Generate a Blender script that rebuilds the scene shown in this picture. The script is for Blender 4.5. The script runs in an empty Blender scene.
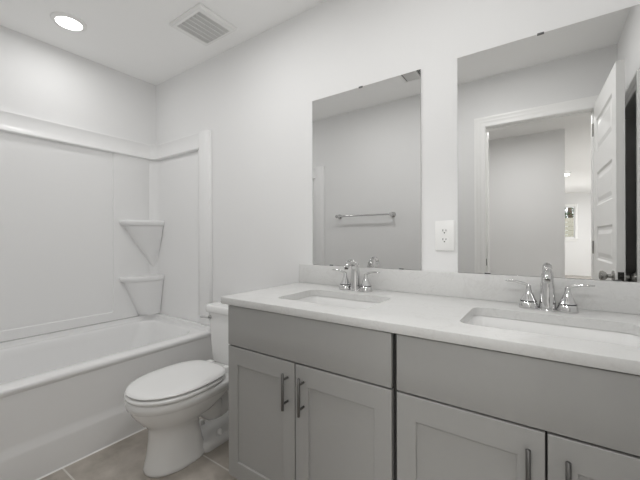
import bpy, bmesh, math, random
from mathutils import Vector, Matrix
sc = bpy.context.scene
COL = sc.collection
PI = math.pi
random.seed(4)

# ---------------------------------------------------------------- dimensions (metres)
H = 2.44                      # ceiling height
YB = 1.511                    # vanity wall (back)
YF = 0.026                    # door wall (front)
XL = -2.754                   # wall behind the tub
XR = 0.400                    # right wall
T = 0.12                      # wall thickness

# ---------------------------------------------------------------- camera
yaw = math.radians(34.6824); roll = -0.002904
cam_d = bpy.data.cameras.new('camera'); cam = bpy.data.objects.new('camera', cam_d); COL.objects.link(cam)
fw = Vector((-math.sin(yaw), math.cos(yaw), 0)); rt = Vector((math.cos(yaw), math.sin(yaw), 0)); up = Vector((0, 0, 1))
cx = (rt + roll * up).normalized(); cz = -fw; cy = cz.cross(cx)
m = Matrix((cx, cy, cz)).transposed().to_4x4(); m.translation = (0, 0, 1.1271)
cam.matrix_world = m
cam_d.sensor_width = 36; cam_d.lens = 326.997 / 640 * 36
cam_d.shift_y = -(240 - 237.922) / 640
cam_d.clip_start = 0.02
sc.camera = cam

# ---------------------------------------------------------------- view, world, lamps
sc.view_settings.view_transform = 'Standard'; sc.view_settings.look = 'None'
sc.view_settings.gamma = 1; sc.view_settings.use_curve_mapping = False
sc.view_settings.exposure = 0.46
sc.cycles.max_bounces = 24; sc.cycles.diffuse_bounces = 16; sc.cycles.glossy_bounces = 8
w = bpy.data.worlds.new('sky'); sc.world = w; w.use_nodes = True
bg = w.node_tree.nodes['Background']; bg.inputs[0].default_value = (0.86, 0.9, 0.95, 1); bg.inputs[1].default_value = 2.0

def area(name, loc, size, power, rot=(0, 0, 0), shape='DISK', size_y=None, spread=PI, col=(1, .995, .985)):
    l = bpy.data.lights.new(name, 'AREA'); l.shape = shape; l.size = size
    if size_y: l.size_y = size_y
    l.energy = power; l.spread = spread; l.color = col
    o = bpy.data.objects.new(name, l); COL.objects.link(o); o.location = loc; o.rotation_euler = rot
    return o
area('downlight_lamp', (-2.37, 0.765, H - 0.022), 0.125, 1.5)
area('downlight_lamp', (-0.30, 0.72, H - 0.022), 0.125, 4.0)  # added lamp over the vanity, out of view
area('downlight_lamp', (-1.28, 0.80, H - 0.022), 0.125, 3.8)  # added out-of-view lamp, evens the light towards the tub
area('hall_added_lamp', (-0.25, -0.95, H - 0.065), 0.30, 10)  # added lamp to light the hall, never seen itself
area('corridor_added_lamp', (1.3, -3.6, H - 0.065), 0.30, 20)  # added unseen lamp brightening the near end of the far room
area('corridor_added_lamp', (1.3, -7.0, H - 0.065), 0.30, 32)  # second added lamp, brightens the window end

# ---------------------------------------------------------------- materials
def nt(name):
    mt = bpy.data.materials.new(name); mt.use_nodes = True
    return mt, mt.node_tree, mt.node_tree.nodes['Principled BSDF']
def plain(name, c, rough=.5, metal=0, coat=0, bump=0, bscale=200, var=0, spec=.5):
    mt, t, b = nt(name)
    if not isinstance(c, tuple): c = (c, c, c)
    b.inputs['Roughness'].default_value = rough; b.inputs['Metallic'].default_value = metal
    b.inputs['Coat Weight'].default_value = coat; b.inputs['Coat Roughness'].default_value = .05
    b.inputs['Specular IOR Level'].default_value = spec
    tc = t.nodes.new('ShaderNodeTexCoord'); n = t.nodes.new('ShaderNodeTexNoise')
    n.inputs['Scale'].default_value = bscale; n.inputs['Detail'].default_value = 3
    t.links.new(tc.outputs['Object'], n.inputs['Vector'])
    r = t.nodes.new('ShaderNodeMapRange'); r.inputs[3].default_value = 1 - var; r.inputs[4].default_value = 1 + var
    t.links.new(n.outputs['Fac'], r.inputs[0])
    mx = t.nodes.new('ShaderNodeVectorMath'); mx.operation = 'SCALE'; mx.inputs[0].default_value = c
    t.links.new(r.outputs[0], mx.inputs['Scale']); t.links.new(mx.outputs[0], b.inputs['Base Color'])
    if bump:
        bp = t.nodes.new('ShaderNodeBump'); bp.inputs['Strength'].default_value = bump; bp.inputs['Distance'].default_value = .002
        t.links.new(n.outputs['Fac'], bp.inputs['Height']); t.links.new(bp.outputs[0], b.inputs['Normal'])
    return mt
M = {}
M['wall'] = plain('wall_paint', (.80, .80, .80), .85, bump=.08, bscale=300, spec=.25)
M['ceil'] = plain('ceiling_paint', (.93, .93, .925), .9, bump=.10, bscale=220, spec=.2)
M['trim'] = plain('trim_paint', (.91, .91, .90), .38)
M['acrylic'] = plain('white_acrylic', (.83, .83, .83), .32, bump=.02, bscale=6, spec=.4)
M['tubwhite'] = plain('tub_acrylic', (.83, .83, .83), .2, bump=.02, bscale=6)
M['porcelain'] = plain('porcelain', (.82, .82, .815), .07, coat=.3)
M['seat'] = plain('seat_plastic', (.82, .82, .815), .18)
M['cab'] = plain('grey_cabinet_paint', (.365, .363, .354), .42, var=.02, bscale=40)
M['gapshade'] = plain('gap_shade_dark', (.035, .034, .033), .8)  # near-black colour for the shade painted behind the cabinet fronts
M['nickel'] = plain('dark_brushed_nickel', (.20, .197, .193), .3, metal=1)
M['chrome'] = plain('chrome', (.66, .66, .66), .05, metal=1)
M['ring'] = plain('dark_ring', (.10, .10, .10), .3, metal=1)
M['plate'] = plain('outlet_plastic', (.86, .86, .85), .3)
M['slot'] = plain('dark_slot', (.03, .03, .03), .6)
M['clip'] = plain('clip_dark', (.10, .10, .10), .4)
M['vent'] = plain('vent_plastic', (.84, .84, .83), .45)
M['duct'] = plain('vent_duct', (.07, .07, .07), .8)
M['glassw'] = plain('window_frame_white', (.85, .85, .85), .4)
M['caulk'] = plain('caulk', (.88, .88, .87), .5)
M['bronze'] = plain('dark_bronze', (.05, .048, .045), .35, metal=.8)
M['steelsat'] = plain('satin_nickel', (.42, .415, .40), .25, metal=1)
M['mirror_edge'] = plain('mirror_edge', (.30, .31, .30), .3)
def mirror_mat():
    mt, t, b = nt('mirror_silver')
    b.inputs['Base Color'].default_value = (.80, .80, .795, 1); b.inputs['Metallic'].default_value = 1; b.inputs['Roughness'].default_value = 0.0
    return mt
M['mirror'] = mirror_mat()
def lens_mat(name, s):
    mt, t, b = nt(name)
    b.inputs['Base Color'].default_value = (.9, .9, .9, 1)
    b.inputs['Emission Color'].default_value = (1, .99, .97, 1); b.inputs['Emission Strength'].default_value = s
    return mt
M['lens'] = lens_mat('lamp_lens', 3.0)
def glass_mat():
    mt, t, b = nt('window_glass')
    b.inputs['Roughness'].default_value = 0; b.inputs['Transmission Weight'].default_value = 1; b.inputs['IOR'].default_value = 1.45
    return mt
M['glass'] = glass_mat()
def quartz():
    mt, t, b = nt('quartz'); b.inputs['Roughness'].default_value = .38
    tc = t.nodes.new('ShaderNodeTexCoord')
    n = t.nodes.new('ShaderNodeTexNoise'); n.inputs['Scale'].default_value = 6; n.inputs['Detail'].default_value = 8; n.inputs['Distortion'].default_value = 1.6
    t.links.new(tc.outputs['Object'], n.inputs['Vector'])
    r = t.nodes.new('ShaderNodeValToRGB'); e = r.color_ramp.elements
    e[0].position = .485; e[0].color = (.66, .66, .652, 1); e[1].position = .53; e[1].color = (.66, .66, .652, 1)
    k = e.new(.505); k.color = (.625, .622, .612, 1)
    t.links.new(n.outputs['Fac'], r.inputs[0])
    n2 = t.nodes.new('ShaderNodeTexNoise'); n2.inputs['Scale'].default_value = 160; n2.inputs['Detail'].default_value = 2
    t.links.new(tc.outputs['Object'], n2.inputs['Vector'])
    mr = t.nodes.new('ShaderNodeMapRange'); mr.inputs[3].default_value = .95; mr.inputs[4].default_value = 1.05
    t.links.new(n2.outputs['Fac'], mr.inputs[0])
    v = t.nodes.new('ShaderNodeVectorMath'); v.operation = 'SCALE'
    t.links.new(r.outputs[0], v.inputs[0]); t.links.new(mr.outputs[0], v.inputs['Scale']); t.links.new(v.outputs[0], b.inputs['Base Color'])
    return mt
M['quartz'] = quartz()
def tile():
    mt, t, b = nt('floor_tile'); b.inputs['Roughness'].default_value = .45
    tc = t.nodes.new('ShaderNodeTexCoord'); mp = t.nodes.new('ShaderNodeMapping')
    mp.inputs['Location'].default_value = (.62, -.600 + .45 * 2, 0)
    t.links.new(tc.outputs['Object'], mp.inputs['Vector'])
    br = t.nodes.new('ShaderNodeTexBrick'); br.inputs['Scale'].default_value = 1; br.inputs['Brick Width'].default_value = .90; br.inputs['Row Height'].default_value = .45
    br.inputs['Mortar Size'].default_value = .004; br.inputs['Mortar Smooth'].default_value = .1; br.offset = .5
    br.inputs['Color1'].default_value = (1, 1, 1, 1); br.inputs['Color2'].default_value = (.94, .94, .94, 1); br.inputs['Mortar'].default_value = (1, 1, 1, 1)
    t.links.new(mp.outputs[0], br.inputs['Vector'])
    n = t.nodes.new('ShaderNodeTexNoise'); n.inputs['Scale'].default_value = 5; n.inputs['Detail'].default_value = 8; n.inputs['Roughness'].default_value = .62
    t.links.new(tc.outputs['Object'], n.inputs['Vector'])
    r = t.nodes.new('ShaderNodeValToRGB'); e = r.color_ramp.elements
    e[0].position = .35; e[0].color = (.36, .325, .285, 1); e[1].position = .68; e[1].color = (.56, .515, .465, 1)
    t.links.new(n.outputs['Fac'], r.inputs[0])
    m1 = t.nodes.new('ShaderNodeMix'); m1.data_type = 'RGBA'; m1.blend_type = 'MULTIPLY'; m1.inputs['Factor'].default_value = 1
    t.links.new(r.outputs[0], m1.inputs[6]); t.links.new(br.outputs['Color'], m1.inputs[7])
    m2 = t.nodes.new('ShaderNodeMix'); m2.data_type = 'RGBA'
    t.links.new(br.outputs['Fac'], m2.inputs['Factor']); t.links.new(m1.outputs[2], m2.inputs[6]); m2.inputs[7].default_value = (.66, .64, .60, 1)
    t.links.new(m2.outputs[2], b.inputs['Base Color'])
    bp = t.nodes.new('ShaderNodeBump'); bp.invert = True; bp.inputs['Strength'].default_value = .4; bp.inputs['Distance'].default_value = .002
    t.links.new(br.outputs['Fac'], bp.inputs['Height']); t.links.new(bp.outputs[0], b.inputs['Normal'])
    return mt
M['tile'] = tile()
M['carpet'] = plain('hall_carpet', (.42, .40, .37), .95, bump=.5, bscale=500, var=.1)
M['fence'] = plain('fence_board', (.62, .57, .47), .8, bscale=9, var=.12)
M['leaf'] = plain('leaf_green', (.10, .14, .07), .7, bscale=15, var=.3)
M['bark'] = plain('bark', (.16, .12, .09), .9, bscale=30, var=.3)
M['grass'] = plain('grass', (.20, .26, .12), .9, bscale=40, var=.3)

# ---------------------------------------------------------------- mesh helpers
def V(*a): return Vector(a)
def finish(bm, bevel=0, seg=2, ang=32):
    if not all(len(v.link_faces) == 3 for v in bm.verts): bmesh.ops.remove_doubles(bm, verts=bm.verts, dist=1e-6)
    bmesh.ops.recalc_face_normals(bm, faces=bm.faces)
    if bevel:
        ed = [e for e in bm.edges if len(e.link_faces) == 2 and e.calc_face_angle(0) > math.radians(ang)]
        if ed: bmesh.ops.bevel(bm, geom=ed, offset=bevel, segments=seg, profile=.5, affect='EDGES', clamp_overlap=True)
def link(name, bm, mat, parent=None, bevel=0, seg=2, local=False, sharp=38, ang=32, loc=None):
    """one bmesh -> one mesh object. Coordinates are world ones unless local."""
    finish(bm, bevel, seg, ang)
    me = bpy.data.meshes.new(name)
    off = None
    if parent is not None and not local: off = parent['_o'].copy() if False else Vector(ORG.get(parent.name, (0, 0, 0)))
    elif loc is not None: off = Vector(loc)
    if off is not None: bmesh.ops.translate(bm, verts=bm.verts, vec=-off)
    for f in bm.faces: f.smooth = True
    for e in bm.edges:
        if len(e.link_faces) != 2 or e.calc_face_angle(0) > math.radians(sharp): e.smooth = False
    bm.to_mesh(me); bm.free()
    me.materials.append(mat)
    o = bpy.data.objects.new(name, me); COL.objects.link(o)
    if parent is not None: o.parent = parent
    if loc is not None:
        o.location = loc
    ORG[o.name] = tuple(off) if off is not None else (0, 0, 0)
    return o
ORG = {}
def thing(name, label, cat, loc, group=None, rz=0, kind=None):
    o = bpy.data.objects.new(name, None); COL.objects.link(o); o.location = loc; o.rotation_euler = (0, 0, rz)
    o.empty_display_size = .05
    ORG[o.name] = tuple(loc)
    if kind: o['kind'] = kind
    if label: o['label'] = label
    if cat: o['category'] = cat
    if group: o['group'] = group
    return o
def tag(o, label, cat, group=None, kind=None):
    if label: o['label'] = label
    if cat: o['category'] = cat
    if group: o['group'] = group
    if kind: o['kind'] = kind
    return o
def struct(o, label=None):
    o['kind'] = 'structure'
    if label: o['label'] = label
    return o
def box(bm, x0, x1, y0, y1, z0, z1):
    vs = [bm.verts.new((x, y, z)) for z in (z0, z1) for y in (y0, y1) for x in (x0, x1)]
    for f in ((0, 2, 3, 1), (4, 5, 7, 6), (0, 1, 5, 4), (2, 6, 7, 3), (0, 4, 6, 2), (1, 3, 7, 5)):
        bm.faces.new([vs[i] for i in f])
    return vs
def B(*boxes):
    bm = bmesh.new()
    for b in boxes: box(bm, *b)
    return bm
def loft(bm, loops, cap0=True, cap1=True, closed=True):
    rings = [[bm.verts.new(p) for p in l] for l in loops]
    n = len(rings[0])
    for a, b in zip(rings, rings[1:]):
        for i in range(n if closed else n - 1):
            j = (i + 1) % n
            bm.faces.new((a[i], a[j], b[j], b[i]))
    if cap0: bm.faces.new(list(reversed(rings[0])))
    if cap1: bm.faces.new(rings[-1])
    return rings
def rrect(x0, x1, y0, y1, r, z, n=6):
    pts = []
    r = max(r, 1e-5)
    for (cx_, cy_, a0) in ((x1 - r, y1 - r, 0), (x0 + r, y1 - r, PI / 2), (x0 + r, y0 + r, PI), (x1 - r, y0 + r, 3 * PI / 2)):
        for k in range(n + 1):
            a = a0 + PI / 2 * k / n
            pts.append(V(cx_ + r * math.cos(a), cy_ + r * math.sin(a), z))
    return pts
def prism(bm, pts, z0, z1):
    loft(bm, [[V(p[0], p[1], z0) for p in pts], [V(p[0], p[1], z1) for p in pts]])
def lathe(bm, prof, org=(0, 0, 0), axis='z', n=32, caps=True):
    loops = []
    for r, h in prof:
        l = []
        for i in range(n):
            a = 2 * PI * i / n; c, s = r * math.cos(a), r * math.sin(a)
            p = {'z': (c, s, h), 'y': (c, h, -s), 'x': (h, c, s)}[axis]
            l.append(Vector(org) + Vector(p))
        loops.append(l)
    loft(bm, loops, caps, caps)
def tube(bm, pts, rad, n=14, flat=1.0, upv=None):
    """swept tube along pts; rad float or list; flat squeezes the section along its second axis"""
    pts = [Vector(p) for p in pts]; loops = []
    prev = None
    for i, p in enumerate(pts):
        d = (pts[min(i + 1, len(pts) - 1)] - pts[max(i - 1, 0)]).normalized()
        u = Vector(upv) if upv else (prev if prev else (V(0, 0, 1) if abs(d.z) < .9 else V(1, 0, 0)))
        u = (u - d * u.dot(d)).normalized(); s = d.cross(u).normalized(); prev = u
        r = rad[i] if isinstance(rad, (list, tuple)) else rad
        fl = flat[i] if isinstance(flat, (list, tuple)) else flat
        loops.append([p + s * (r * math.cos(2 * PI * k / n)) + u * (r * fl * math.sin(2 * PI * k / n)) for k in range(n)])
    loft(bm, loops)
def curve_pts(ctrl, n=8):
    """Catmull-Rom through control points"""
    c = [Vector(p) for p in ctrl]; c = [c[0] * 2 - c[1]] + c + [c[-1] * 2 - c[-2]]
    out = []
    for i in range(1, len(c) - 2):
        for k in range(n):
            t = k / n
            out.append(.5 * ((2 * c[i]) + (c[i + 1] - c[i - 1]) * t + (2 * c[i - 1] - 5 * c[i] + 4 * c[i + 1] - c[i + 2]) * t * t + (3 * c[i] - c[i - 1] - 3 * c[i + 1] + c[i + 2]) * t ** 3))
    out.append(c[-2]); return out
def lerp(a, b, t): return a + (b - a) * t
def boolean(o, cutter_bm):
    me = bpy.data.meshes.new('cut'); bmesh.ops.recalc_face_normals(cutter_bm, faces=cutter_bm.faces); cutter_bm.to_mesh(me); cutter_bm.free()
    c = bpy.data.objects.new('cut', me); COL.objects.link(c)
    md = o.modifiers.new('b', 'BOOLEAN'); md.object = c; md.operation = 'DIFFERENCE'; md.solver = 'EXACT'
    bpy.context.view_layer.update()
    dg = bpy.context.evaluated_depsgraph_get()
    new = bpy.data.meshes.new_from_object(o.evaluated_get(dg))
    o.modifiers.remove(md); old = o.data; o.data = new; new.name = old.name
    bpy.data.objects.remove(c); bpy.data.meshes.remove(me); bpy.data.meshes.remove(old)
    bm = bmesh.new(); bm.from_mesh(new)
    for f in bm.faces: f.smooth = True
    for e in bm.edges: e.smooth = not (len(e.link_faces) == 2 and e.calc_face_angle(0) > math.radians(38))
    bm.to_mesh(new); bm.free()

# ================================================================= STRUCTURE
DX0, DX1, DZ = -0.408, 0.280, 2.030       # bathroom door opening
HY = -1.93                                 # far side of the hall
FY = -9.18                                 # end wall of the bright room
CX0, CX1 = 0.186, 1.95                     # the bright room's side walls
struct(link('floor', B((XL - T, XR + T + .7, YF - T, YB + T, -.06, 0)), M['tile']), 'taupe stone-look tile floor of the bathroom')
struct(link('floor_hall', B((XL, CX1 + T, FY - T, YF - T, -.06, 0)), M['carpet']), 'carpeted floor of the hall seen through the doorway')
struct(link('ceiling', B((XL - T, CX1 + T, FY - T, YB + T, H, H + .1)), M['ceil']), 'flat white ceiling')
struct(link('wall_left', B((XL - T, XL, YF - T, YB + T, 0, H)), M['wall']), 'pale painted wall behind the tub')
struct(link('wall_back', B((XL, XR + T + .7, YB, YB + T, 0, H)), M['wall']), 'pale painted wall behind the vanity and toilet')
struct(link('wall_front', B((XL, DX0 - .012, YF - T, YF, 0, H), (DX1 + .012, XR, YF - T, YF, 0, H), (DX0 - .012, DX1 + .012, YF - T, YF, DZ + .012, H)), M['wall']), 'pale wall with the doorway, seen in the mirrors')
# right wall with a low dark closet opening
OY0, OY1, OZ = 0.10, 0.66, 1.90
struct(link('wall_right', B((XR, XR + T, YF - T, OY0, 0, H), (XR, XR + T, OY1, YB, 0, H), (XR, XR + T, OY0, OY1, OZ, H)), M['wall']), 'pale wall at the right of the vanity, seen in the mirror')
struct(link('wall_closet', B((XR + T + .25, XR + T + .3, -.14, 1.02, 0, H), (XR + T, XR + T + .25, -.14, -.1, 0, H), (XR + T, XR + T + .25, .98, 1.02, 0, H)), plain('closet_paint', (.75, .75, .74), .9)), 'dim wall inside the closet')
# hall walls
struct(link('wall_hall', B((XL, CX0, FY, HY, 0, H)), M['wall']), 'grey looking wall across the hall, seen through the doorway in the mirror')
struct(link('wall_corridor', B((CX1, CX1 + T, FY, YF - T, 0, H), (XR + T, CX1, YF - T - .001, YF - T + .12, 0, H)), M['wall']), 'side wall of the bright room')
struct(link('wall_hall_end', B((XL - T, XL, HY, YF - T, 0, H)), M['wall']), 'end wall of the hall')
WX0, WX1, WZ0, WZ1 = 0.24, 0.70, 1.10, 2.04
struct(link('wall_far', B((CX0, WX0, FY - T, FY, 0, H), (WX1, CX1, FY - T, FY, 0, H), (WX0, WX1, FY - T, FY, 0, WZ0), (WX0, WX1, FY - T, FY, WZ1, H)), M['wall']), 'bright far wall with the small window')
# window
wn = thing('window_1', 'small white window in the bright far wall, reflected through the doorway', None, (.47, FY, WZ0), kind='structure')
link('window_frame', B((WX0, WX0 + .03, FY - .08, FY - .04, WZ0, WZ1), (WX1 - .03, WX1, FY - .08, FY - .04, WZ0, WZ1), (WX0 + .03, WX1 - .03, FY - .08, FY - .04, WZ0, WZ0 + .04), (WX0 + .03, WX1 - .03, FY - .08, FY - .04, WZ1 - .03, WZ1)), M['glassw'], wn, .003)
link('window_pane', B((WX0 + .03, WX1 - .03, FY - .063, FY - .057, WZ0 + .04, WZ1 - .03)), M['glass'], wn)
link('window_casing', B((WX0 - .02, WX0, FY, FY + .018, WZ0, WZ1 + .06), (WX1, WX1 + .06, FY, FY + .018, WZ0, WZ1 + .06), (WX0, WX1, FY, FY + .018, WZ1, WZ1 + .06)), M['trim'], wn, .003)
link('window_sill', B((WX0 - .02, WX1 + .08, FY - .03, FY + .05, WZ0 - .025, WZ0), (WX0 - .02, WX1 + .06, FY, FY + .018, WZ0 - .095, WZ0 - .025)), M['trim'], wn, .003)

# door casing (moulded profile swept round the opening), jambs and stop
def casing(path_in, prof, place):
    """path_in: 4 corner points of the inner edge (u,v); prof: list of (outward, proud)"""
    bm = bmesh.new(); loops = []
    for o, p in prof: pass
    (u0, v0), (u1, v1) = path_in
    for (u, v, su, sv) in ((u0, v0, -1, 0), (u0, v1, -1, 1), (u1, v1, 1, 1), (u1, v0, 1, 0)):
        loops.append([place(u + su * o, v + sv * o, p) for o, p in prof])
    loft(bm, loops)
    return bm
PROF = [(0, -.0), (0, .010), (.006, .013), (.018, .011), (.034, .012), (.040, .016), (.046, .014), (.056, .017), (.064, .021), (.072, .019), (.075, 0)]
struct(link('trim_1', casing(((DX0 - .004, 0), (DX1 + .004, DZ + .004)), [(o * 1.09, p) for o, p in PROF], lambda u, v, p: V(u, YF + p, v)), M['trim'], sharp=60), 'white moulded casing round the doorway, reflected in the right mirror')
struct(link('trim_2', B((DX0 - .012, DX0, YF - T, YF, 0, DZ), (DX1, DX1 + .012, YF - T, YF, 0, DZ), (DX0 - .012, DX1 + .012, YF - T, YF, DZ, DZ + .012),
     (DX0, DX0 + .010, YF - T + .01, YF - .042, 0, DZ), (DX1 - .010, DX1, YF - T + .01, YF - .042, 0, DZ), (DX0 + .01, DX1 - .01, YF - T + .01, YF - .042, DZ - .010, DZ)), M['trim'], bevel=.0015), 'white door jamb and stop')
struct(link('trim_3', casing(((OY0 - .0, 0), (OY1, OZ)), PROF, lambda u, v, p: V(XR - p, u, v)), M['trim'], sharp=60), 'white casing round the dark closet opening')
sp = B((DX0 - .0, DX0 + .0022, YF - .035, YF - .008, .895, .952)); tag(link('strike_plate', sp, M['bronze'], bevel=.0008), 'small dark strike plate on the left door jamb', 'strike plate')

# door leaf: five raised panels each side, open a little past square
DL, DT, DH = 0.690, 0.035, 2.032
door = thing('door_1', 'white five-panel door standing open beside the doorway', None, (DX1 - .006, YF + .014, .012), kind='structure', rz=math.radians(90 - 2.2))
def panel_face(bm, x0, x1, z0, z1, y, s):
    # stepped frame: sticking slopes in, flat recess, raised field
    def L(i, d): return [V(x0 + i, y - s * d, z0 + i), V(x1 - i, y - s * d, z0 + i), V(x1 - i, y - s * d, z1 - i), V(x0 + i, y - s * d, z1 - i)]
    loft(bm, [L(0, 0), L(.010, .009), L(.026, .009), L(.050, .002)], cap0=False)
bm = bmesh.new()
zs = [.245 + k * .36 for k in range(5)]; ph = .22; sx0, sx1 = .10, DL - .10
for s, y in ((1, 0.0), (-1, -DT)):
    xs = [0, sx0, sx1, DL]; zz = [0]
    for z in zs: zz += [z, z + ph]
    zz.append(DH)
    for i in range(3):
        for j in range(len(zz) - 1):
            if i == 1 and j % 2 == 1:
                panel_face(bm, sx0, sx1, zz[j], zz[j + 1], y, s)
            else:
                vs = [bm.verts.new(p) for p in ((xs[i], y, zz[j]), (xs[i + 1], y, zz[j]), (xs[i + 1], y, zz[j + 1]), (xs[i], y, zz[j + 1]))]
                bm.faces.new(vs)
for a, b_ in (((0, 0), (DL, 0)), ((DL, 0), (DL, DH)), ((DL, DH), (0, DH)), ((0, DH), (0, 0))):
    vs = [bm.verts.new(p) for p in ((a[0], 0, a[1]), (b_[0], 0, b_[1]), (b_[0], -DT, b_[1]), (a[0], -DT, a[1]))]
    bm.faces.new(vs)
link('door_leaf', bm, M['trim'], door, local=True, sharp=12)
for s, y in ((1, 0.0), (-1, -DT)):
    bm = bmesh.new()
    lathe(bm, [(.030, 0), (.030, s * .006), (.012, s * .010), (.011, s * .026), (.020, s * .034), (.028, s * .046), (.026, s * .057), (.014, s * .062), (0.0005, s * .063)], (DL - .06, y, .905), 'y', 28)
    link('door_knob', bm, M['steelsat'], door, local=True, sharp=50)
link('latch_plate', B((DL, DL + .0015, -DT + .005, -.005, .877, .933), (DL + .0015, DL + .009, -DT + .012, -.012, .897, .913)), M['bronze'], door, local=True)
for z in (.2, 1.0, 1.82):
    bm = bmesh.new(); lathe(bm, [(.005, z), (.005, z + .09)], (-.003, .004, 0), n=12); link('hinge', bm, M['steelsat'], door, local=True)

# ================================================================= BATHTUB
AX = -1.958       # apron face
RZ = 0.463
TY0, TY1 = YF + .001, YB - .001
tub = thing('bathtub', 'long white alcove bathtub filling the left end of the room', 'bathtub', (-2.355, .768, 0))
bm = bmesh.new()
X0, X1 = XL + .001, AX
def tl(x0, x1, y0, y1, r, z): return rrect(x0, x1, y0, y1, r, z, 8)
loops = [tl(X0, X1 - .008, TY0, TY1, .0001, RZ - .035), tl(X0, X1 - .001, TY0, TY1, .0001, RZ - .022), tl(X0, X1, TY0, TY1, .0001, RZ - .012), tl(X0, X1 - .003, TY0, TY1, .0001, RZ - .004), tl(X0, X1 - .010, TY0, TY1, .0001, RZ),
         tl(X0 + .062, X1 - .100, TY0 + .10, TY1 - .085, .11, RZ), tl(X0 + .068, X1 - .107, TY0 + .107, TY1 - .092, .108, RZ - .003), tl(X0 + .074, X1 - .114, TY0 + .114, TY1 - .100, .105, RZ - .012),
         tl(X0 + .080, X1 - .120, TY0 + .13, TY1 - .12, .105, RZ - .05), tl(X0 + .115, X1 - .145, TY0 + .19, TY1 - .24, .11, .17), tl(X0 + .135, X1 - .165, TY0 + .22, TY1 - .29, .11, .12), tl(X0 + .19, X1 - .22, TY0 + .28, TY1 - .36, .09, .10)]
loft(bm, loops, cap0=False)
basin = link('basin', bm, M['tubwhite'], tub, sharp=60)
# apron: profile swept along the tub's length
bm = bmesh.new()
pr_ = [(X1 - .008, RZ - .035), (X1 - .009, RZ - .050), (X1 - .014, .200), (X1 - .012, .180), (X1 - .003, .158), (X1 - .001, .145), (X1 - .001, 0), (X1 - .03, 0), (X1 - .04, RZ - .035)]
loft(bm, [[V(x, y, z) for x, z in pr_] for y in (TY0, TY1)])
link('apron', bm, M['tubwhite'], tub, sharp=70)
FLANGE = True
bm = bmesh.new(); lathe(bm, [(.03, .1005), (.03, .103), (.024, .104), (.022, .102), (.0005, .102)], (-2.36, .36, 0), n=24); link('drain', bm, M['chrome'], tub)
bm = bmesh.new(); loft(bm, [[V(AX - .001, y, 0), V(AX + .005, y, 0), V(AX - .001, y, .006)] for y in (TY0, TY1)])
link('caulk_bead', bm, M['caulk'], tub)

# ================================================================= TUB SURROUND
sur = thing('tub_surround', 'white moulded three-wall tub surround with corner shelves above the bathtub', 'tub surround', (-2.74, .768, .498))
SZ0, SZ1, BZ = .498, 1.913, 1.783
def plan(off_l, off_s, cove, xe=-1.998, y0=YF, y1=YB):
    """plan outline of the inside face: from back-wall end round the tub to the front-wall end"""
    xl = XL + off_l; a, b_ = y0 + off_s, y1 - off_s
    pts = [V(xe, b_)]if False else [Vector((xe, b_))]
    for k in range(9):
        t = PI / 2 + PI / 2 * k / 8; pts.append(Vector((xl + cove + cove * math.cos(t), b_ - cove + cove * math.sin(t))))
    for k in range(9):
        t = PI + PI / 2 * k / 8; pts.append(Vector((xl + cove + cove * math.cos(t), a + cove + cove * math.sin(t))))
    pts.append(Vector((xe, a)))
    return pts
def shell(off, cove, z0, z1, xe, lip=None):
    bm = bmesh.new()
    n_in = plan(off, off, cove, xe); n_out = plan(.001, .001, .012, xe)
    def L(pts, z): return [V(p.x, p.y, z) for p in pts]
    rows = [L(n_out, z0)] + ([L(plan(off + q, off + q, cove, xe), z) for q, z in lip] if lip else [L(n_in, z0), L(n_in, z1)]) + [L(n_out, z1)]
    rings = [[bm.verts.new(p) for p in r] for r in rows]
    n = len(rings[0])
    for i in range(len(rings)):
        a, b_ = rings[i], rings[(i + 1) % len(rings)]
        for k in range(n - 1): bm.faces.new((a[k], a[k + 1], b_[k + 1], b_[k]))
    bm.faces.new([r[0] for r in rings]); bm.faces.new([r[-1] for r in rings][::-1])
    return bm
link('wall_flange', shell(.022, .055, RZ + .001, .4965, AX - .01, [(.040, RZ + .001), (.031, RZ + .004), (.026, RZ + .012), (.024, RZ + .022), (.023, .4965)]), M['tubwhite'], tub, sharp=35)
link('wall_panel', shell(.014, .075, SZ0, BZ + .01, -2.06), M['acrylic'], sur, sharp=45)
# raised frame round the big recessed field on the long wall
def framed(ya, yb, holes):
    bm = bmesh.new()
    return bm
RX = XL + .0245
bm = bmesh.new()
outer = rrect(0, 1, 0, 1, .0001, 0, 6)
def yz(y, z, x): return V(x, y, z)
def rl(y0, y1, z0, z1, r, x): return [V(x, p.x, p.y) for p in rrect(y0, y1, z0, z1, r, 0, 6)]
fy0, fy1 = YF + .09, YB - .09
loft(bm, [rl(fy0 - .02, fy1 + .02, SZ0 + .001, BZ + .03, .001, XL + .0135), rl(fy0, fy1, SZ0 + .002, BZ + .03, .001, RX), rl(.372, 1.166, .560, BZ + .018, .022, RX), rl(.379, 1.159, .567, BZ + .011, .018, XL + .0145)], cap0=False, cap1=False)
link('raised_border', bm, M['acrylic'], sur, sharp=50)
# top band with rounded lip along its lower edge
lip = [(.004, BZ + .000), (.011, BZ + .004), (.013, BZ + .010), (.010, BZ + .017), (.001, BZ + .024), (-.003, BZ + .06), (-.004, SZ1 - .012), (0, SZ1 - .006), (-.002, SZ1)]
link('top_band', shell(.030, .055, BZ, SZ1, -2.10, lip), M['acrylic'], sur, sharp=60)
# end columns
for (ya, yb, s) in ((YB - .001, YB - .036, -1), (YF + .001, YF + .036, 1)):
    bm = bmesh.new()
    pts = [(-2.128, 0), (-2.124, .026), (-2.114, .033), (-2.095, .036), (-2.035, .034), (-2.016, .030), (-2.006, .022), (-2.003, .010), (-1.998, .008), (-1.998, 0)]
    loft(bm, [[V(x, ya + s * d, z) for x, d in pts] for z in (SZ0, SZ1 - .001)])
    link('end_column', bm, M['acrylic'], sur, bevel=.003, sharp=50)
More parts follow.
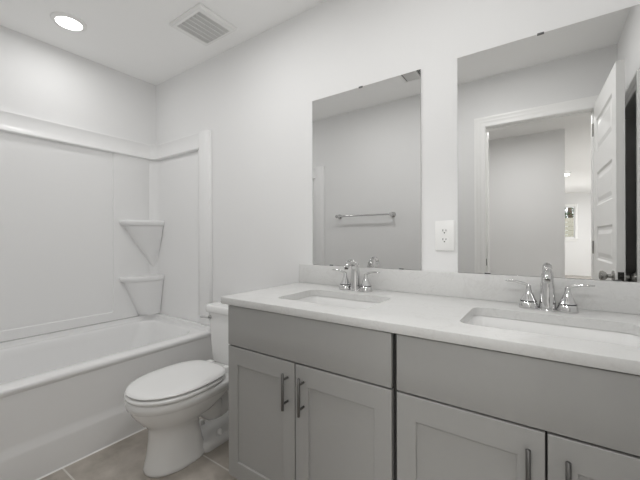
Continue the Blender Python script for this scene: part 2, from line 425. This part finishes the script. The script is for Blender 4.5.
# corner shelves: rounded ledge over a tapering bracket
def corner_shelf(ztop, y_c, s, tip):
    def prof(k, z, rnd=0):
        # k scales the reach from the corner; straight-ish front that bulges a little
        cx_, cy_ = XL + .020, y_c
        ly, lx = .292 * k, .135 * k
        pts = []
        for i in range(17):
            t = i / 16; u = t
            x = cx_ + lx * math.sin(u * PI / 2) ** .8; y = cy_ + s * ly * math.cos(u * PI / 2) ** .8
            bul = .010 * math.sin(PI * t) * k
            pts.append(V(x + bul, y + s * bul, z))
        pts.append(V(cx_ - .012, cy_ - s * .012, z))
        pts.insert(0, V(cx_ - .012, cy_ + s * ly, z)); 
        pts.append(pts.pop()) 
        return pts
    bm = bmesh.new()
    ks = [(.88, ztop - .046), (.935, ztop - .042), (.98, ztop - .031), (1.0, ztop - .016), (.985, ztop - .004), (.955, ztop), (.90, ztop - .001), (.86, ztop - .006)]
    loft(bm, [prof(k, z) for k, z in ks])
    link('corner_shelf', bm, M['acrylic'], sur, sharp=60)
    bm = bmesh.new()
    loft(bm, [prof(lerp(.87, tip[0], t ** 1.1), lerp(ztop - .044, tip[1], t)) for t in [i / 8 for i in range(9)]])
    link('shelf_bracket', bm, M['acrylic'], sur, sharp=75)
for (yc, s) in ((YB - .020, -1),):
    corner_shelf(1.272, yc, s, (.05, .872)); corner_shelf(.828, yc, s, (.50, .502))

# ================================================================= TOILET
TX = -1.566
toi = thing('toilet', 'white two-piece toilet with closed lid between the tub and the vanity', 'toilet', (TX, 1.12, 0))
def egg(cx_, yf, yb, w, z, n=40, sq=2.0, tail=2.6, ysplit=.50):
    """egg outline, front at yf (towards the door), back at yb"""
    pts = []; ym = lerp(yf, yb, ysplit)
    for i in range(n):
        a = 2 * PI * i / n; c, s_ = math.cos(a), math.sin(a)
        e = sq if s_ < 0 else tail
        x = math.copysign(abs(c) ** (2 / e), c) * w; y = math.copysign(abs(s_) ** (2 / e), s_)
        y = ym + y * ((ym - yf) if s_ < 0 else (yb - ym))
        pts.append(V(cx_ + x, y, z))
    return pts
bm = bmesh.new()
SECT = [ # yf, yb, half width, z, squareness
    (.806, 1.110, .104, 0.000), (.802, 1.112, .107, .006), (.802, 1.110, .107, .018), (.807, 1.100, .103, .032),
    (.818, 1.085, .099, .080), (.828, 1.070, .099, .150), (.826, 1.062, .102, .200), (.816, 1.085, .110, .226), (.795, 1.150, .132, .246), (.768, 1.20, .154, .280),
    (.750, 1.235, .168, .306), (.740, 1.252, .176, .330), (.737, 1.258, .178, .338), (.728, 1.270, .186, .343), (.725, 1.280, .187, .376), (.732, 1.275, .181, .384)]
loft(bm, [egg(TX, a, b_, w_, z, sq=2.15, tail=2.8) for a, b_, w_, z in [(p, q, o, zz * .968) for p, q, o, zz in SECT]])
link('bowl', bm, M['porcelain'], toi, sharp=60)
bm = bmesh.new()   # rear deck under the tank
loft(bm, [rrect(TX - .13 - d, TX + .13 + d, 1.16 - d * .3, 1.455 + d, .05, z, 6) for d, z in ((-.02, .28), (0, .30), (.008, .32), (.008, .350), (0, .356))])
link('tank_deck', bm, M['porcelain'], toi, sharp=60)
bm = bmesh.new()   # foot behind the pedestal, carries the bolts
loft(bm, [rrect(TX - .104 + d, TX + .104 - d, 1.055 + d, 1.44 - d, .04, z, 6) for d, z in ((0, 0), (-.002, .006), (-.002, .026), (.004, .044), (.012, .052))])
link('foot', bm, M['porcelain'], toi, sharp=60)
bm = bmesh.new()   # exposed trapway
tube(bm, curve_pts([(TX, 1.10, .25), (TX, 1.20, .16), (TX, 1.29, .20), (TX, 1.335, .29), (TX, 1.39, .27), (TX, 1.41, .15), (TX, 1.40, .03)], 6), [.070] * 6 + [.062] * 31, 18)
link('trapway', bm, M['porcelain'], toi, sharp=60)
for s in (-1, 1):
    bm = bmesh.new(); lathe(bm, [(.017, .042), (.017, .064), (.013, .073), (.006, .077), (.0005, .077)], (TX + s * .080, 1.17, 0), n=20); link('bolt_cap', bm, M['seat'], toi)
# seat ring and lid
bm = bmesh.new()
so = dict(sq=2.1, tail=3.0)
loft(bm, [egg(TX, .723 + a, 1.195 - a, .189 - a, z, **so) for a, z in ((.020, .3725), (.004, .375), (0, .384), (.003, .391), (.014, .3935))] )
link('seat', bm, M['seat'], toi, sharp=60)
bm = bmesh.new()
loft(bm, [egg(TX, .729 + a, 1.202 - a, .184 - a, z, **so) for a, z in ((.020, .3985), (.004, .3995), (0, .4045), (.004, .4105), (.014, .4135), (.05, .416), (.09, .4175))])
link('seat_lid', bm, M['seat'], toi, sharp=60)
for s in (-1, 1):
    bm = bmesh.new(); loft(bm, [rrect(TX + s * .075 - .022 + d, TX + s * .075 + .022 - d, 1.205 + d, 1.24 - d, .008, z, 4) for d, z in ((0, .355), (0, .394), (.004, .401))])
    link('seat_hinge', bm, M['seat'], toi, sharp=50)
# tank
bm = bmesh.new()
TKB = YB - .035
TS = [(.155, 1.33, .345, .035), (.172, 1.314, .350, .035), (.181, 1.305, .364, .034), (.186, 1.302, .42, .032), (.195, 1.299, .56, .030), (.202, 1.296, .664, .028)]
loft(bm, [rrect(TX - w_, TX + w_, yf, TKB, r, z, 8) for w_, yf, z, r in TS])
link('tank', bm, M['porcelain'], toi, sharp=60)
bm = bmesh.new()
loft(bm, [rrect(TX - .212 + d, TX + .212 - d, 1.282 + d, TKB + .012 - d, .022, z, 8) for d, z in ((.010, .6645), (.002, .666), (0, .671), (0, .700), (.004, .7075), (.012, .711))])
link('tank_lid', bm, M['porcelain'], toi, sharp=60)
bm = bmesh.new()
lathe(bm, [(.013, 1.300), (.013, 1.288), (.010, 1.284), (.0005, 1.284)], (TX - .170, 0, .632), 'y', 18)
tube(bm, curve_pts([(TX - .170, 1.282, .632), (TX - .20, 1.272, .637), (TX - .228, 1.266, .634)], 5), [.007, .007, .007, .0075, .008, .0085, .009, .0095, .010, .010, .008], 12, flat=.8)
link('flush_lever', bm, M['chrome'], toi, sharp=50)

# ================================================================= VANITY
CF = .945   # door faces
def shaker(bm, x0, x1, z0, z1, y, st=.056, rb=.070, rt_=.072, th=.019, rec=.0065):
    def L(i0, i1, j0, j1, yy): return [V(x0 + i0, yy, z0 + j0), V(x1 - i1, yy, z0 + j0), V(x1 - i1, yy, z1 - j1), V(x0 + i0, yy, z1 - j1)]
    e = .0015
    loft(bm, [L(0, 0, 0, 0, y + th), L(0, 0, 0, 0, y + e), L(e, e, e, e, y), L(st, st, rb, rt_, y), L(st + .002, st + .002, rb + .002, rt_ + .002, y + .0015), L(st + .003, st + .003, rb + .003, rt_ + .003, y + rec)])
def bar_pull(parent, x, z0, z1):
    bm = bmesh.new(); y = CF
    r = .0055
    lathe(bm, [(.0005, z0), (r - .001, z0), (r, z0 + .001), (r, z1 - .001), (r - .001, z1), (.0005, z1)], (x, y - .030, 0), 'z', 16)
    for z in (z0 + .024, z1 - .024): lathe(bm, [(.0045, y + .001), (.0045, y - .030)], (x, 0, z), 'y', 12)
    return link('handle', bm, M['nickel'], parent, sharp=50)
def cabinet(x0, x1, a, label):
    t = thing('vanity_cabinet', label, 'cabinet', ((x0 + x1) / 2, 1.24, 0), 'grey vanity cabinets')
    bx = CF + .0205
    bm = B((x0, x0 + .018, bx, YB - .006, .095, .838), (x1 - .018, x1, bx, YB - .006, .095, .838), (x0 + .018, x1 - .018, bx + .002, YB - .006, .095, .113),
           (x0 + .018, x1 - .018, YB - .012, YB - .006, .113, .838), (x0 + .018, x1 - .018, bx + .03, bx + .048, .79, .838))
    link('body', bm, M['cab'], t, bevel=.001)
    link('gap_shade_sheet', B((x0 + (.010 if x0 < -1 else 0), x1, bx - .0008, bx - .0001, .100, .837)), M['gapshade'], t)  # dark sheet standing in for the shade in gaps between fronts
    link('toe_kick', B((x0 + .001, x1 - .001, CF + .085, CF + .100, 0, .095), (x0 + .001, x0 + .018, CF + .1, YB - .006, 0, .095), (x1 - .018, x1 - .001, CF + .1, YB - .006, 0, .095)), M['cab'], t)
    d0, d1, dm = a
    link('drawer_front', B((d0, d1, CF, CF + .019, .666, .835)), M['cab'], t, bevel=.0015)
    for (p, q, hx) in ((d0, dm - .0025, dm - .0355), (dm + .0025, d1, dm + .0405)):
        bm = bmesh.new(); shaker(bm, p, q, .098, .660, CF)
        dr = link('door', bm, M['cab'], t, sharp=30)
        ORG[dr.name] = ORG[t.name]
        bar_pull(dr, hx, .488, .625)
    return t
cabinet(-1.1480, -.3830, (-1.1425, -.3905, -.769), 'grey shaker vanity cabinet under the left sink, next to the toilet')
cabinet(-.3810, .3785, (-.3735, .3705, -.001), 'grey shaker vanity cabinet under the right sink, cut by the frame edge')
tag(link('filler_strip', B((.3795, XR - .0005, CF + .004, CF + .022, .095, .839)), M['cab'], bevel=.001), 'narrow grey filler strip between right cabinet and wall', 'filler strip')

# countertop with two sink cut-outs
CTX0, CTX1, CTY0 = -1.180, XR - .001, .934
S1 = (-.962, -.540, 1.050, 1.330); S2 = (-.221, .220, 1.050, 1.330)
ct = link('countertop', B((CTX0, CTX1, CTY0, YB - .001, .8395, .8695)), M['quartz'], bevel=.0025)
for s in (S1, S2):
    bm = bmesh.new(); loft(bm, [rrect(*s, .035, .80, 8), rrect(*s, .035, .90, 8)])
    boolean(ct, bm)
tag(ct, 'long white quartz countertop over both grey cabinets', 'countertop')
tag(link('backsplash', B((CTX0, CTX1, YB - .021, YB - .0005, .8698, .975)), M['quartz'], bevel=.0015), 'low white quartz backsplash along the wall behind the faucets', 'backsplash')

# sinks
def sink(s, label):
    x0, x1, y0, y1 = s
    t = thing('sink', label, 'sink', ((x0 + x1) / 2, (y0 + y1) / 2, .70), 'white undermount sinks')
    bm = bmesh.new()
    def R(i, z, r): return rrect(x0 + i, x1 - i, y0 + i * .8, y1 - i * .8, r, z, 8)
    loft(bm, [R(-.018, .8390, .045), R(-.004, .8390, .037), R(-.002, .836, .037), R(.004, .80, .038), R(.018, .735, .045), R(.035, .712, .05), R(.07, .703, .04), R(.11, .700, .02)], cap0=False)
    # outside shell
    loft(bm, [R(-.018, .8390, .045), R(-.018, .826, .045), R(-.006, .822, .045), R(.006, .73, .045), R(.03, .69, .045)], cap0=False)
    link('basin', bm, M['porcelain'], t, sharp=60)
    bm = bmesh.new(); lathe(bm, [(.022, .7005), (.022, .703), (.017, .7045), (.014, .7025), (.0005, .7025)], ((x0 + x1) / 2, (y0 + y1) / 2, 0), n=24)
    link('drain', bm, M['chrome'], t)
    return t
sink(S1, 'white rectangular undermount sink at the toilet end of the countertop')
sink(S2, 'white rectangular undermount sink below the right mirror')

# faucets
def faucet(x, label):
    y, z = 1.418, .8697
    t = thing('faucet', label, 'faucet', (x, y, z), 'chrome sink faucets')
    bm = bmesh.new(); lathe(bm, [(.0285, z), (.0285, z + .003), (.026, z + .006), (.020, z + .007)], (x, y, 0), n=28); link('base_ring', bm, M['chrome'], t, sharp=50)
    bm = bmesh.new()   # spout: tapering column that arcs forward
    path = curve_pts([(x, y, z + .004), (x, y, z + .04), (x, y + .001, z + .085), (x, y - .004, z + .112), (x, y - .022, z + .134), (x, y - .052, z + .139), (x, y - .074, z + .130), (x, y - .088, z + .114)], 5)
    n = len(path); rr = []
    for i in range(n):
        u = i / (n - 1)
        rr.append(lerp(.0265, .0195, min(1, u / .36)) if u < .36 else lerp(.0195, .0105, (u - .36) / .64))
    tube(bm, path, rr, 20, upv=(0, -1, .35))
    link('spout', bm, M['chrome'], t, sharp=50)
    bm = bmesh.new(); lathe(bm, [(.0085, 0), (.0085, -.004), (.006, -.004)], (x, y - .0905, z + .113), n=16); link('aerator', bm, M['steelsat'], t)
    bm = bmesh.new(); lathe(bm, [(.0025, z + .06), (.0025, z + .115), (.005, z + .117), (.0062, z + .125), (.004, z + .131), (.0005, z + .132)], (x, y + .024, 0), n=14); link('lift_rod', bm, M['chrome'], t, sharp=50)
    for s in (-1, 1):
        hx = x + s * .0570
        bm = bmesh.new()
        prof = [(.0310, .0002), (.0315, .004), (.0285, .018), (.0262, .0245), (.0250, .0250), (.0250, .0275), (.0255, .0280), (.0218, .036), (.0158, .050), (.0105, .064), (.0080, .074), (.0082, .080), (.0065, .0845), (.0005, .0855)]
        lathe(bm, [(r, z + h) for r, h in prof], (hx, y, 0), n=28)
        hd = link('handle_base', bm, M['chrome'], t, sharp=50); ORG[hd.name] = ORG[t.name]
        bm = bmesh.new(); lathe(bm, [(.0252, z + .0244), (.0266, z + .0252), (.0266, z + .0278), (.0252, z + .0284)], (hx, y, 0), n=28); link('ring', bm, M['ring'], hd)
        bm = bmesh.new()
        pts = curve_pts([(hx - s * .002, y, z + .080), (hx + s * .018, y - .001, z + .089), (hx + s * .045, y - .003, z + .0945), (hx + s * .073, y - .006, z + .0955)], 5)
        rr = [lerp(.0055, .0085, i / (len(pts) - 1)) for i in range(len(pts))]; rr[-1] = .006
        tube(bm, pts, rr, 12, flat=[lerp(.9, .32, i / (len(pts) - 1)) for i in range(len(pts))], upv=(0, 0, 1))
        link('lever', bm, M['chrome'], hd, sharp=60)
    return t
faucet(-.771, 'chrome two-handle faucet behind the sink nearer the toilet')
faucet(.003, 'chrome two-handle faucet centred under the right mirror')

# ================================================================= MIRRORS
def mirror(x0, x1, z0, z1, label, clips):
    t = thing('wall_mirror', label, 'mirror', ((x0 + x1) / 2, YB - .003, z0), 'frameless vanity mirrors')
    g = B((x0, x1, YB - .006, YB - .001, z0, z1)); bmesh.ops.recalc_face_normals(g, faces=g.faces)
    gl = link('glass', g, M['mirror'], t)
    gl.data.materials.append(M['mirror_edge'])
    for p in gl.data.polygons:
        if p.normal.y > -.5: p.material_index = 1
    for x, top in clips:
        zc = z1 if top else z0
        s = 1 if top else -1
        link('clip', B((x - .011, x + .011, YB - .0085, YB - .0062, zc - s * .005, zc + s * .0015), (x - .011, x + .011, YB - .0085, YB - .0005, zc + s * .0008, zc + s * .003)) if top else B((x - .011, x + .011, YB - .0085, YB - .0062, zc - .001, zc + .004)), M['clip'], t, bevel=.001)
mirror(-1.0917, -.4753, .9765, 1.904, 'tall frameless wall mirror above the left faucet, reflecting the towel bar', [(-.784, True), (-.966, False), (-.569, False)])
mirror(-.315, .301, .9765, 1.904, 'tall frameless wall mirror above the right faucet, reflecting the doorway', [(-.016, True), (-.20, False), (.20, False)])

# ================================================================= OUTLET
t = thing('wall_outlet', 'white duplex wall outlet between the two mirrors', 'outlet', (-.3705, YB, 1.135))
ox, oz = -.3705, 1.1355
link('cover_plate', B((ox - .0415, ox + .0415, YB - .007, YB - .0005, oz - .0665, oz + .0665)), M['plate'], t, bevel=.003)
for k, dz in enumerate((.0195, -.0195)):
    bm = bmesh.new(); 
    pts = []
    for i in range(32):
        a = 2 * PI * i / 32; pts.append((ox + .0172 * math.cos(a), max(-.0125, min(.0125, .0172 * math.sin(a)))))
    loft(bm, [[V(p[0], YB - y_, oz + dz + p[1]) for p in pts] for y_ in (.0065, .0085)])
    r = link('receptacle', bm, M['plate'], t, sharp=40); ORG[r.name] = ORG[t.name]
    bm = B((ox - .0078, ox - .0053, YB - .0089, YB - .0084, oz + dz - .0005, oz + dz + .0085), (ox + .0053, ox + .0078, YB - .0089, YB - .0084, oz + dz - .0005, oz + dz + .0075))
    lathe(bm, [(.0029, YB - .0084), (.0029, YB - .0089)], (ox, 0, oz + dz - .0065), 'y', 12)
    link('slots', bm, M['slot'], r)
bm = bmesh.new(); lathe(bm, [(.003, YB - .0065), (.003, YB - .0075), (.0005, YB - .0078)], (ox, 0, oz), 'y', 14); link('screw', bm, M['plate'], t)

# ================================================================= TOWEL BAR
t = thing('towel_bar', 'chrome towel bar on the door wall, seen in the left mirror', 'towel bar', (-1.507, YF, 1.35))
bm = bmesh.new(); lathe(bm, [(.0085, -1.80), (.0085, -1.214)], (0, YF + .062, 1.350), 'x', 18); link('bar', bm, M['chrome'], t)
for x in (-1.806, -1.208):
    bm = bmesh.new(); lathe(bm, [(.026, YF + .0005), (.026, YF + .008), (.020, YF + .012), (.011, YF + .020), (.010, YF + .045), (.016, YF + .050), (.017, YF + .070), (.013, YF + .076), (.0005, YF + .077)], (x, 0, 1.350), 'y', 24)
    link('post', bm, M['chrome'], t, sharp=50)

# ================================================================= CEILING FITTINGS
def downlight(x, y, label):
    t = thing('recessed_light', label, 'ceiling light', (x, y, H - .018))
    bm = bmesh.new(); lathe(bm, [(.090, H - .0005), (.090, H - .004), (.084, H - .008), (.078, H - .009), (.072, H - .011), (.066, H - .013), (.064, H - .0005)], (x, y, 0), n=48, caps=False); link('trim_ring', bm, M['vent'], t, sharp=60)
    bm = bmesh.new(); lathe(bm, [(.0645, H - .001), (.0645, H - .014), (.055, H - .0165), (.0005, H - .018)], (x, y, 0), n=40); link('lens', bm, M['lens'], t, sharp=60)
downlight(-2.370, .765, 'lit round recessed ceiling light above the bathtub')
downlight(-.30, .72, 'added unseen round recessed ceiling light in front of the right mirror')
downlight(-1.28, .80, 'added unseen round recessed ceiling light in front of the toilet')
t = thing('exhaust_fan_grille', 'square white exhaust fan grille in the ceiling above the toilet', 'vent', (-1.738, 1.255, H))
vx0, vx1, vy0, vy1 = -1.893, -1.583, 1.118, 1.392
gx0, gx1, gy0, gy1 = vx0 + .042, vx1 - .042, vy0 + .026, vy1 - .030
bm = bmesh.new()
loft(bm, [rrect(vx0, vx1, vy0, vy1, .006, H - .0005, 3), rrect(vx0, vx1, vy0, vy1, .006, H - .010, 3), rrect(vx0 + .012, vx1 - .012, vy0 + .012, vy1 - .012, .005, H - .020, 3), rrect(gx0, gx1, gy0, gy1, .004, H - .020, 3), rrect(gx0, gx1, gy0, gy1, .004, H - .004, 3)], cap0=False, cap1=False)
link('frame', bm, M['vent'], t, sharp=30)
link('backing', B((gx0 - .004, gx1 + .004, gy0 - .004, gy1 + .004, H - .004, H - .001)), M['duct'], t)
bm = bmesh.new(); n = 30
for k in range(n):
    yy = gy0 + (k + .5) * (gy1 - gy0) / n; box(bm, gx0, gx1, yy - .0010, yy + .0010, H - .019, H - .006)
for k in range(1, 6):
    xx = gx0 + k * (gx1 - gx0) / 6; box(bm, xx - .0016, xx + .0016, gy0, gy1, H - .0185, H - .010)
link('louvres', bm, M['vent'], t)
t = thing('ceiling_register', 'white air supply register in the ceiling, cut by the left mirror\'s top right corner', 'vent', (-.8425, .445, H))
rx0, rx1, ry0, ry1 = -.985, -.700, .318, .572
bm = bmesh.new()
loft(bm, [rrect(rx0, rx1, ry0, ry1, .004, H - .0005, 3), rrect(rx0, rx1, ry0, ry1, .004, H - .004, 3), rrect(rx0 + .025, rx1 - .025, ry0 + .025, ry1 - .025, .003, H - .010, 3), rrect(rx0 + .028, rx1 - .028, ry0 + .028, ry1 - .028, .002, H - .010, 3), rrect(rx0 + .028, rx1 - .028, ry0 + .028, ry1 - .028, .002, H - .0025, 3)], cap0=False, cap1=False)
box(bm, -.847, -.838, ry0 + .022, ry1 - .022, H - .010, H - .002)
link('frame', bm, M['vent'], t, sharp=30)
link('backing', B((rx0 + .019, rx1 - .019, ry0 + .019, ry1 - .019, H - .0024, H - .0008)), M['duct'], t)
bm = bmesh.new()
for (a, b_, d) in ((rx0 + .030, -.849, 1), (-.836, rx1 - .030, -1)):
    k = a + .008
    while k < b_ - .004:
        loft(bm, [[V(k, yy, H - .010), V(k + .0012, yy, H - .010), V(k + .0012 + d * .007, yy, H - .0028), V(k + d * .007, yy, H - .0028)] for yy in (ry0 + .022, ry1 - .022)])
        k += .0115
link('louvres', bm, M['vent'], t)
def dome(x, y, label):
    t = thing('flush_ceiling_light', label, 'ceiling light', (x, y, H))
    bm = bmesh.new(); lathe(bm, [(.17, H - .0005), (.17, H - .022), (.165, H - .026), (.0005, H - .026)], (x, y, 0), n=32); link('pan', bm, M['vent'], t)
    bm = bmesh.new(); lathe(bm, [(.155, H - .027), (.150, H - .045), (.12, H - .056), (.06, H - .0585), (.0005, H - .0590)], (x, y, 0), n=32); link('diffuser', bm, M['lens'], t, sharp=60)
dome(-.25, -.95, 'added unseen flush ceiling light in the hall outside the doorway')
dome(.24, -5.35, 'small bright ceiling light glimpsed past the hall wall in the right mirror')
dome(1.3, -3.6, 'added unseen flush ceiling light over the near end of the bright room')
dome(1.3, -7.0, 'added unseen flush ceiling light over the window end of the bright room')

# ================================================================= OUTSIDE THE FAR WINDOW
struct(link('ground', B((-5, 6, -20, FY - T, -.06, -.01)), M['grass']), 'grass outside')
f = thing('fence', 'pale horizontal board fence outside the small window', 'fence', (.5, -11.6, 0))
bm = bmesh.new()
for k in range(12): box(bm, -3, 4, -11.62, -11.60, .02 + k * .15, .02 + k * .15 + .142)
link('board_panel', bm, M['fence'], f)
for x in (-2, 0, 2, 4):
    link('post', B((x - .05, x + .05, -11.72, -11.62, 0, 1.85)), M['fence'], f)
t = thing('tree', 'dark leafy tree behind the board fence', 'tree', (.8, -14, 0))
bm = bmesh.new(); tube(bm, [(.8, -14, 0), (.85, -14, 1.2), (.8, -14.05, 2.4)], [.14, .11, .07], 10); link('trunk', bm, M['bark'], t)
bm = bmesh.new()
for k in range(700):
    a = random.uniform(0, 2 * PI); b_ = random.uniform(-1, 1); rr = random.uniform(.5, 1) ** .5
    c = V(.8 + 2.0 * rr * math.cos(a) * math.sqrt(1 - b_ * b_), -14 + 1.2 * rr * math.sin(a) * math.sqrt(1 - b_ * b_), 2.9 + 1.1 * rr * b_)
    u = Vector((random.gauss(0, 1), random.gauss(0, 1), random.gauss(0, 1))).normalized(); v = u.orthogonal().normalized()
    s = random.uniform(.06, .12)
    vs = [bm.verts.new(c + p) for p in (u * s, v * s * .5, -u * s, -v * s * .5)]; bm.faces.new(vs)
link('crown', bm, M['leaf'], t)
